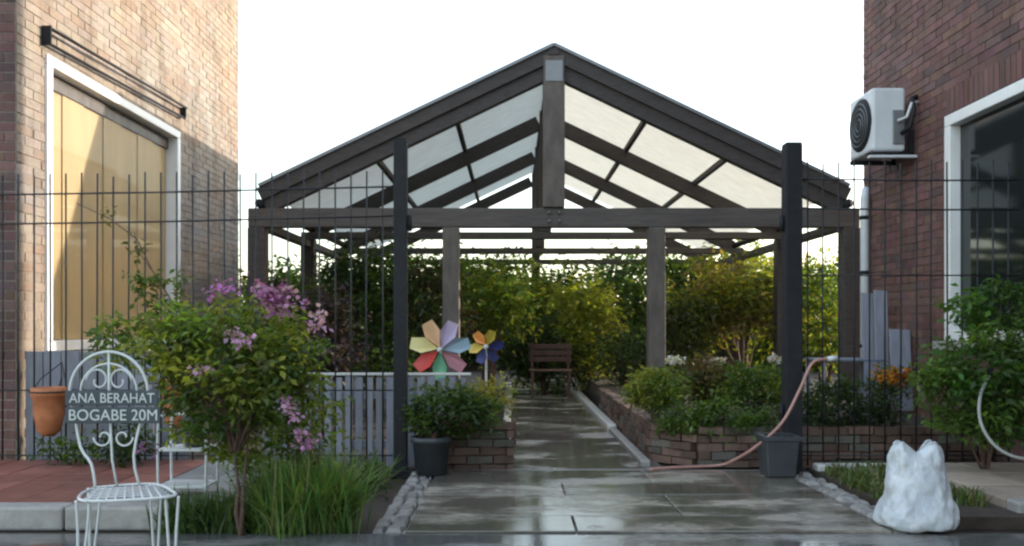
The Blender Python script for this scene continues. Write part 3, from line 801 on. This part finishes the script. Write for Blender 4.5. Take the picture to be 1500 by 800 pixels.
# ------------------------------------------------------------------ garden behind, through the pergola
back = [
 # label, u, v, Y, ru, rv, ry, cols, n, size, name
 ('tall yellow-green bamboo-like shrub at the end of the path', [(868, 470, 14.5, 34, 50, .4), (878, 530, 14.2, 22, 40, .3), (850, 440, 14.8, 30, 30, .4)], YGc, 3600, .10, 'bamboo_shrub'),
 ('dark green conical tree behind the bamboo-like shrub', [(905, 400, 18.5, 32, 34, .5), (905, 450, 18.5, 45, 40, .6)], DG+[(.03, .07, .03)], 3000, .12, 'garden_tree'),
 ('large sunlit yellow-green shrub behind the right pergola post', [(1090, 430, 13.5, 62, 52, .7), (1035, 460, 13.5, 45, 45, .6), (1110, 480, 13.2, 50, 40, .6)], YGc+OL+[(.2, .15, .05)], 6500, .10, 'garden_shrub'),
 ('sunlit shrub seen between thick gate post and outer pergola post', [(1205, 430, 13.0, 34, 55, .5), (1215, 500, 12.6, 40, 40, .5)], YGc+MG, 3200, .10, 'garden_shrub'),
 ('olive shrub right behind the inner right pergola post', [(1000, 480, 12.8, 35, 45, .4)], OL+DG, 2200, .09, 'garden_shrub'),
 ('dark round bush at the right edge of the path end', [(915, 525, 12.6, 30, 34, .35)], DG, 2000, .07, 'garden_bush'),
 ('dark spiky bush at the left end of the path', [(800, 530, 14.4, 48, 42, .5), (770, 500, 14.4, 38, 40, .5)], DG+[(.05, .06, .03)], 3600, .10, 'garden_bush'),
 ('yellow-green shrub above the coloured pinwheels', [(715, 440, 12.6, 44, 44, .5), (745, 460, 12.4, 30, 36, .4)], YGc+MG+MG, 3400, .09, 'garden_shrub'),
 ('dark green tree behind the left gate post', [(545, 440, 12.0, 70, 80, .7), (500, 440, 12.2, 50, 60, .6), (560, 520, 11.2, 70, 40, .6)], DG+DG+MG, 7000, .09, 'garden_tree'),
 ('dark bush behind the larger pinwheel', [(640, 460, 11.2, 48, 55, .5), (620, 430, 11.8, 30, 40, .5)], DG+[(.07, .04, .03)], 3800, .08, 'garden_bush'),
 ('dark purple-leafed bush behind the picket fence', [(475, 470, 9.0, 26, 48, .25), (480, 520, 8.8, 45, 30, .3)], [(.05, .03, .05), (.04, .045, .025), (.07, .05, .08)], 2600, .07, 'garden_bush'),
 ('dense green shrub filling the far end of the path', [(835, 450, 17.0, 70, 70, .7), (760, 435, 17.5, 60, 62, .7)], MG+OL+YGc, 5200, .12, 'garden_shrub'),
 ('tall dark shrub behind the inner right pergola post', [(965, 430, 17.0, 65, 62, .7)], DG+MG, 3600, .12, 'garden_shrub'),
 ('sunlit russet shrub behind the large yellow-green shrub', [(1080, 410, 16.5, 80, 45, .8), (1150, 430, 16.0, 50, 50, .6)], YGc+[(.28, .16, .06), (.22, .18, .05)], 4600, .12, 'garden_shrub'),
 ('broad green shrub at the left end of the pergola', [(440, 440, 15.0, 60, 60, .7), (600, 425, 16.0, 90, 58, .8), (690, 420, 16.5, 60, 52, .7)], DG+MG, 5600, .12, 'garden_shrub'),
 ('green shrub left behind the flowering shrub near the pale building', [(400, 470, 10.6, 50, 60, .5)], DG+MG, 2600, .09, 'garden_shrub'),
]
for i, (lab, bl, cols, n, size, nm) in enumerate(back):
    blobs = [B(*q[:3], q[3], q[4], q[5]) for q in bl]
    Y0 = blobs[0][0][1]; x0 = blobs[0][0][0]
    shrub(nm, lab, 'tree' if 'tree' in nm else 'bush' if 'bush' in nm else 'shrub', (x0, Y0, -.04), blobs, n, size, cols, 100+i, 60+10*len(bl), .15 if Y0 > 11 else .09, .03,
          group='garden shrubs behind the pergola', foliage='crown' if 'tree' in nm else 'foliage')
    # far hedge: reads as one mass
hd = bpy.data.objects.new('far_hedge', None)
blobs = []
rr = random.Random(5)
for k in range(34):
    x = -13 + k*.85; hgt = rr.uniform(1.25, 1.55)
    blobs.append(((x, 22.5+rr.uniform(-.8, .8), hgt), (.9, .8, hgt*1.12)))
class _T: pass
hroot = MB().box((-13, 23.2, -.05), (16, 23.6, 1.7)).build('far_hedge', M['soil'])
hroot['kind'] = 'stuff'
ho, _ = leaf_cloud('foliage', hroot, blobs, 52000, .17, DG+OL+MG, 201, 520, .26)
ho['kind'] = 'stuff'

# small brown bench at the end of the path
bc = P(806, 515, 13.3); bx0, bx1 = GX(775, 13.3), GX(838, 13.3)
bn = thing('garden_bench', 'small reddish-brown bench at the far end of the path', 'bench', (bc.x, 13.3, -.03))
for k in range(4): MB().box((bx0, 13.15+k*.09, .42), (bx1, 13.23+k*.09, .445)).build('seat_slat', M['redwood'], bn, bevel=.004)
for k in range(3): MB().box((bx0, 13.53, .56+k*.10), (bx1, 13.555, .64+k*.10)).build('back_slat', M['redwood'], bn, bevel=.004)
for x in (bx0+.03, bx1-.07):
    for y, zt in ((13.16, .418), (13.49, .86)): MB().box((x, y, -.03), (x+.04, y+.038, zt)).build('leg', M['redwood'], bn)

# ------------------------------------------------------------------ pinwheels
def pinwheel(u, v, Y, r, cols, label, n=6, rot=0):
    c = P(u, v, Y); t = thing('pinwheel', label, 'pinwheel', (c.x, Y, .0), 'pinwheels behind the picket fence')
    MB().tube([(c.x, Y+.03, -.04), (c.x, Y+.03, c.z)], .010, 8).build('stick', M['white'], t)
    for k in range(n):
        a0 = rot + 2*math.pi*k/n; o = MB()
        def q(rad, an, y): return (c.x+rad*math.cos(an), Y+y, c.z+rad*math.sin(an))
        w_ = 2*math.pi/n
        vs = [q(.02, a0, 0), q(r*.62, a0-.06, 0), q(r, a0+w_*.22, -.01), q(r*.97, a0+w_*.62, -.05), q(r*.6, a0+w_*.86, -.09), q(.03, a0+w_*.6, -.03)]
        vs2 = [(x, y_+.004, z) for x, y_, z in vs]
        o.add(vs+vs2, [(0,1,2),(0,2,3),(0,3,4),(0,4,5),(6,8,7),(6,9,8),(6,10,9),(6,11,10)] + [(i, 6+i, 6+(i+1)%6, (i+1)%6) for i in range(6)])
        o.build('petal', paint('petal_paint', cols[k % len(cols)]), t)
    MB().lathe((c.x, Y-.06, c.z), [(.022, -.02), (.022, .06)], 12, axis='y').build('hub', M['white'], t)
pinwheel(645, 512, 7.25, .265, [(.40, .60, .75), (.66, .52, .72), (.68, .42, .22), (.66, .58, .25), (.55, .06, .05), (.16, .45, .28), (.62, .28, .34)],
         'larger pinwheel with lilac, blue, red, green and peach petals', n=7, rot=-.15)
pinwheel(712, 508, 7.6, .16, [(.04, .05, .20), (.55, .42, .05), (.62, .24, .05), (.60, .45, .08), (.05, .07, .22), (.05, .06, .18)],
         'smaller pinwheel with orange, yellow and dark blue petals', n=6, rot=-.3)

# ------------------------------------------------------------------ hoses
def spline(pts, n=40):
    pts = [Vector(p) for p in pts]; out = []
    for i in range(len(pts)-1):
        p0 = pts[max(i-1, 0)]; p1 = pts[i]; p2 = pts[i+1]; p3 = pts[min(i+2, len(pts)-1)]
        for k in range(n // (len(pts)-1) + 1):
            t = k/(n // (len(pts)-1) + 1)
            out.append(.5*((2*p1)+(-p0+p2)*t+(2*p0-5*p1+4*p2-p3)*t*t+(-p0+3*p1-3*p2+p3)*t*t*t))
    out.append(pts[-1]); return out
hp = spline([P(1212, 526, 6.40), P(1190, 532, 6.36), P(1172, 570, 6.33), P(1145, 620, 6.32), P(1105, 656, 6.40), P(1075, 674, 6.60), (1.62, 6.70, .018), (1.25, 6.60, .018), (1.05, 6.50, .02)])
h_ = thing('garden_hose', 'pinkish garden hose looping from thick gate post down to the path', 'hose', (GX(1140, 6.4), 6.4, 0))
MB().tube(hp, .0115, 8).build('tube', M['hose'], h_)
MB().tube([hp[0], hp[0]+Vector((.07, -.005, .01))], .02, 10).build('nozzle', M['white'], h_)
hp = spline([P(1450, 550, 6.0), P(1436, 580, 5.75), P(1437, 620, 5.68), P(1460, 655, 5.6), P(1500, 672, 5.55), P(1560, 668, 5.6), P(1600, 640, 5.8)], 60)
h_ = thing('hose_coil', 'pale hose loop lying against the leafy bush on the right', 'hose', (GX(1500, 5.6), 5.6, .1))
MB().tube(hp, .011, 8).build('tube', M['hoop'], h_)
MB().tube([hp[0], hp[0]+Vector((0, 0, .05))], .02, 8).build('fitting', M['darkmetal'], h_)

# ------------------------------------------------------------------ small table behind the right fence
tc = P(1235, 555, 7.75)
tb = thing('garden_table', 'small blue-grey garden table behind the right wire fence', 'table', (tc.x, 7.75, .33))
for k in range(5):
    MB().box((tc.x-.28, 7.52+k*.095, .80), (tc.x+.28, 7.60+k*.095, .82), (.55, .6, .7)).build('slat', M['slat'], tb, bevel=.004)
for sx in (-1, 1):
    for sy in (-1, 1):
        MB().bar((tc.x+sx*.25, 7.75+sy*.2, .33), (tc.x+sx*.25, 7.75+sy*.2, .797), .03, .03).build('leg', M['slat'], tb)
MB().box((tc.x-.25, 7.55, .52), (tc.x+.25, 7.57, .55)).build('stretcher', M['slat'], tb)

# ------------------------------------------------------------------ terracotta wall pots on the left fence
def wallpot(u, v, Y, r, lab):
    c = P(u, v, Y); t = thing('terracotta_pot', lab, 'pot', (c.x, Y, c.z-.18), 'terracotta pots hung on the wire fence')
    MB().lathe((c.x, Y, c.z-.18), [(r*.35, .0), (r*.7, .04), (r*.92, .16), (r*.98, .29), (r*1.08, .30), (r*1.08, .36), (r*.95, .36), (r*.9, .30)], 22).build('body', M['terracotta'], t)
    MB().lathe((c.x, Y, c.z+.10), [(r*.93, 0), (r*.93, .012)], 18).build('soil', M['soil'], t)
    MB().tube([(c.x+r*math.cos(a)*1.1, Y+r*math.sin(a)*1.1, c.z+.15) for a in np.linspace(0, 2*math.pi, 18, endpoint=False)], .006, 5, closed=True).build('hook_ring', M['wire'], t)
    MB().tube([(c.x, Y+r*1.1, c.z+.15), (c.x, YG-.012, c.z+.24)], .006, 5).build('hook', M['wire'], t)
    for sx in (-1, 1): MB().tube([(c.x+sx*r*1.1, Y, c.z+.15), (c.x+sx*r*.8, Y+.05, c.z+.24), (c.x, YG-.012, c.z+.36)], .0045, 5).build('hanger', M['wire'], t)
wallpot(72, 603, 6.36, .115, 'terracotta pot hung on the fence left of the garden chair')
wallpot(258, 592, 6.38, .105, 'terracotta pot hung on the fence behind the flowering shrub')
wp = thing('ground_plant', 'small green plants growing at the foot of the grey-blue panel', 'plant', (GX(100, 6.2), 6.3, .085))
leaf_cloud('foliage', wp, [B(100, 655, 6.3, 50, 16, .10), B(180, 650, 6.3, 40, 22, .1)], 900, .05, DG+MG, 301, 30, .05)

# ------------------------------------------------------------------ white wire garden chair with sign
YC = 3.82
k_ = YC/F
def CP(u, v, dy=0): return P(u, v, YC+dy)
ch = thing('garden_chair', 'white wrought-iron garden chair with balloon back holding a sign', 'chair', (GX(165, YC), YC-.1, -.012))
cc = CP(150, 577); rr_ = 58*k_
loop = [(cc.x + rr_*math.cos(a), YC+.06, cc.z + rr_*1.05*math.sin(a)) for a in np.linspace(R(-28), R(208), 30)]
lft = CP(140, 716, .02); rgt = CP(205, 714, .04)
outl = [rgt] + [CP(196, 668, .03)] + [Vector(p) for p in loop] + [CP(118, 655, .04), CP(134, 680, .02), lft]
MB().tube(spline(outl, 80), .0065, 8).build('back_hoop', M['white'], ch)
inner = [(cc.x + rr_*.72*math.cos(a), YC+.06, cc.z+.005 + rr_*.72*math.sin(a)) for a in np.linspace(R(-20), R(200), 22)]
MB().tube(inner, .005, 6).build('back_scroll', M['white'], ch)
for sx in (-1, 1):   # scrolls in the back
    pts = []
    for i in range(26):
        a = i/25*2.1*math.pi; r_ = .055*(1-.72*i/25)
        pts.append((cc.x + sx*(.058 + r_*math.cos(a) - .01), YC+.06, cc.z+.055 + r_*math.sin(a)*1.1))
    MB().tube(pts, .0045, 6).build('back_scroll', M['white'], ch)
    pts = []
    for i in range(26):
        a = i/25*2.0*math.pi; r_ = .045*(1-.7*i/25)
        pts.append((cc.x + .03 + sx*(.045 + r_*math.cos(a)), YC+.04, cc.z-.20 - r_*math.sin(a)))
    MB().tube(pts, .0045, 6).build('back_scroll', M['white'], ch)
MB().tube([(cc.x, YC+.06, cc.z+rr_*1.04), (cc.x+.004, YC+.055, cc.z), (cc.x+.03, YC+.03, cc.z-.30), CP(172, 715, .03)], .0055, 6).build('back_rod', M['white'], ch)
# seat ring and lattice
sz = CP(150, 716).z
fl_, fr_ = Vector((GX(121, YC-.26), YC-.26, sz)), Vector((GX(252, YC-.22), YC-.22, sz+.01))
bl_, br_ = Vector((GX(138, YC+.02), YC+.02, sz)), Vector((GX(228, YC+.05), YC+.05, sz+.01))
ring = spline([bl_, (bl_+fl_)/2+Vector((-.03, 0, 0)), fl_, (fl_+fr_)/2+Vector((0, -.04, 0)), fr_, (fr_+br_)/2+Vector((.03, 0, 0)), br_, (bl_+br_)/2+Vector((0, .03, 0)), bl_], 64)
MB().tube(ring, .007, 8).build('seat_ring', M['white'], ch)
for t in np.linspace(.08, .92, 9):
    MB().tube([bl_.lerp(br_, t)+Vector((0, .015, 0)), fl_.lerp(fr_, t)-Vector((0, .03, 0))], .004, 6).build('seat_rod', M['white'], ch)
for t in np.linspace(.15, .85, 5):
    MB().tube([bl_.lerp(fl_, t), br_.lerp(fr_, t)], .004, 6).build('seat_rod', M['white'], ch)
for p, sgn in ((fl_, -1), (fr_, 1), (bl_, -1), (br_, 1)):
    MB().tube(spline([p+Vector((-.028, 0, 0)), p+Vector((-.02, 0, -.12)), Vector((p.x-.008+sgn*.01, p.y, -.011)), p+Vector((.02, 0, -.12)), p+Vector((.028, 0, 0))], 24), .006, 7).build('leg', M['white'], ch)

sg = thing('sign_board', 'dark sign of two planks with white lettering hung on the white garden chair', 'sign', tuple(CP(165, 620, -.02)))
ysg = YC+.035
def plank(u0, v0, u1, v1):
    a = P(u0, v0, ysg); b_ = P(u1, v1, ysg)
    return MB().box((a.x, ysg-.010, b_.z), (b_.x, ysg, a.z)).build('plank', M['sign'], sg, bevel=.003)
p1 = plank(97, 572, 232, 594); p2 = plank(97, 596, 236, 620)
def letters(txt, parent, u0, u1, v0, v1):
    cu = bpy.data.curves.new('lettering', 'FONT'); cu.body = txt; cu.extrude = .0012; cu.size = 1.0
    tmp = bpy.data.objects.new('lettering_tmp', cu); link(tmp)
    dg = bpy.context.evaluated_depsgraph_get()
    me = bpy.data.meshes.new_from_object(tmp.evaluated_get(dg))
    bpy.data.objects.remove(tmp)
    co = np.zeros(len(me.vertices)*3, np.float32); me.vertices.foreach_get('co', co); co = co.reshape(-1, 3)
    lo, hi = co.min(0), co.max(0); a = P(u0, v0, ysg-.0135); b_ = P(u1, v1, ysg-.0135)
    out = np.zeros_like(co)
    out[:, 0] = a.x + (co[:, 0]-lo[0])/(hi[0]-lo[0])*(b_.x-a.x)
    out[:, 2] = b_.z + (co[:, 1]-lo[1])/(hi[1]-lo[1])*(a.z-b_.z)
    out[:, 1] = ysg-.0125 - co[:, 2]
    off = np.array(WPOS[parent.name]); me.vertices.foreach_set('co', (out-off).astype(np.float32).ravel()); me.update()
    me.materials.clear(); me.materials.append(M['letter'])
    o = bpy.data.objects.new('lettering', me); link(o); o.parent = parent
letters('ANA BERAHAT', p1, 101, 226, 576, 590)
letters('BOGABE 20M', p2, 101, 230, 600, 616)

# plant stand behind the chair
st = P(276, 690, 5.2); 
ps = thing('plant_stand', 'white arched metal plant stand half hidden behind the flowering shrub', 'plant stand', (st.x, 5.2, .085))
for dy in (-.1, .1):
    xa, xb = GX(242, 5.2), GX(310, 5.2); zt = P(0, 606, 5.2).z
    MB().tube(spline([(xa, 5.2+dy, .085), (xa, 5.2+dy, zt-.06), (xa+.05, 5.2+dy, zt), (xb-.05, 5.2+dy, zt), (xb, 5.2+dy, zt-.06), (xb, 5.2+dy, .085)], 40), .009, 8).build('arch', M['white'], ps)
for zz in (.14, .36):
    MB().box((GX(242, 5.2)-.005, 5.09, zz), (GX(310, 5.2)+.005, 5.31, zz+.016)).build('shelf', M['white'], ps, bevel=.003)
pt = thing('plant_pot', 'small dark pot inside the white arched plant stand', 'pot', (st.x+.04, 5.2, .377))
MB().lathe((st.x+.04, 5.2, .377), [(.055, 0), (.07, .15), (.078, .155), (.078, .18), (.068, .18)], 18).build('body', M['pot'], pt)
MB().lathe((st.x+.04, 5.2, .54), [(.066, 0), (.066, .01)], 16).build('soil', M['soil'], pt)

# ------------------------------------------------------------------ white sack by the driveway
def make_sack():
    Y = 4.72; c = P(1342, 785, Y); c.z = -.012
    t = tag(bpy.data.objects.new('sack', bpy.data.meshes.new('sack')), 'bulging white plastic sack with two peaked corners beside the driveway', 'sack')
    bm = bmesh.new(); nu, nv = 48, 30; rows = []
    H = .46
    for j in range(nv+1):
        f = j/nv; z = f*H
        # half width / half depth by height
        wq = np.interp(f, [0, .06, .16, .30, .42, .60, .80, .93, 1], [.200, .232, .236, .218, .190, .176, .166, .155, .138])
        dq = np.interp(f, [0, .06, .16, .30, .42, .60, .80, .93, 1], [.155, .180, .190, .175, .150, .132, .105, .070, .032])
        ring = []
        for i in range(nu):
            a = 2*math.pi*i/nu; ca, sa = math.cos(a), math.sin(a)
            e = .75
            x = wq*math.copysign(abs(ca)**e, ca); y = dq*math.copysign(abs(sa)**e, sa)
            zz = z
            if f > .7:   # two corners rise, middle sags
                q = (f-.7)/.3; xr = abs(x)/wq
                ear = math.exp(-((xr-.70)/.27)**2)
                zz += q*q*(.046*ear - .036*(1-min(1, xr/.45)))
            rg = .055*max(0, f-.35)*(abs(math.sin(a*4.5+1.2*math.sin(f*5)))-.55)
            fold = rg + .010*math.sin(a*7+f*9+2*math.sin(f*7)) + .009*math.sin(a*13-f*19+1+2*math.sin(a*2)) + .012*math.sin(a*3+f*8)
            x *= 1+fold*2.2; y *= 1+fold*3
            ring.append(bm.verts.new((x, y, zz)))
        rows.append(ring)
    for j in range(nv):
        for i in range(nu): bm.faces.new((rows[j][i], rows[j][(i+1)%nu], rows[j+1][(i+1)%nu], rows[j+1][i]))
    bm.faces.new(rows[0][::-1])
    top = bm.verts.new((0, 0, H-.035))
    for i in range(nu): bm.faces.new((rows[-1][i], rows[-1][(i+1)%nu], top))
    for f in bm.faces: f.smooth = True
    bm.to_mesh(t.data); bm.free(); t.data.materials.append(M['sack'])
    t.location = (c.x, Y, c.z); t.scale = (.93, .95, 1.0); link(t)
    sb = t.modifiers.new('sub', 'SUBSURF'); sb.levels = 2; sb.render_levels = 2
    for nm, sc, stg in (('crumple', .16, .030), ('crease', .07, .012)):
        tx = bpy.data.textures.new(nm, 'VORONOI'); tx.noise_scale = sc; tx.weight_1 = -1.0; tx.weight_2 = 1.0
        dm = t.modifiers.new(nm, 'DISPLACE'); dm.texture = tx; dm.strength = stg; dm.mid_level = .35; dm.texture_coords = 'LOCAL'
    return t
make_sack()
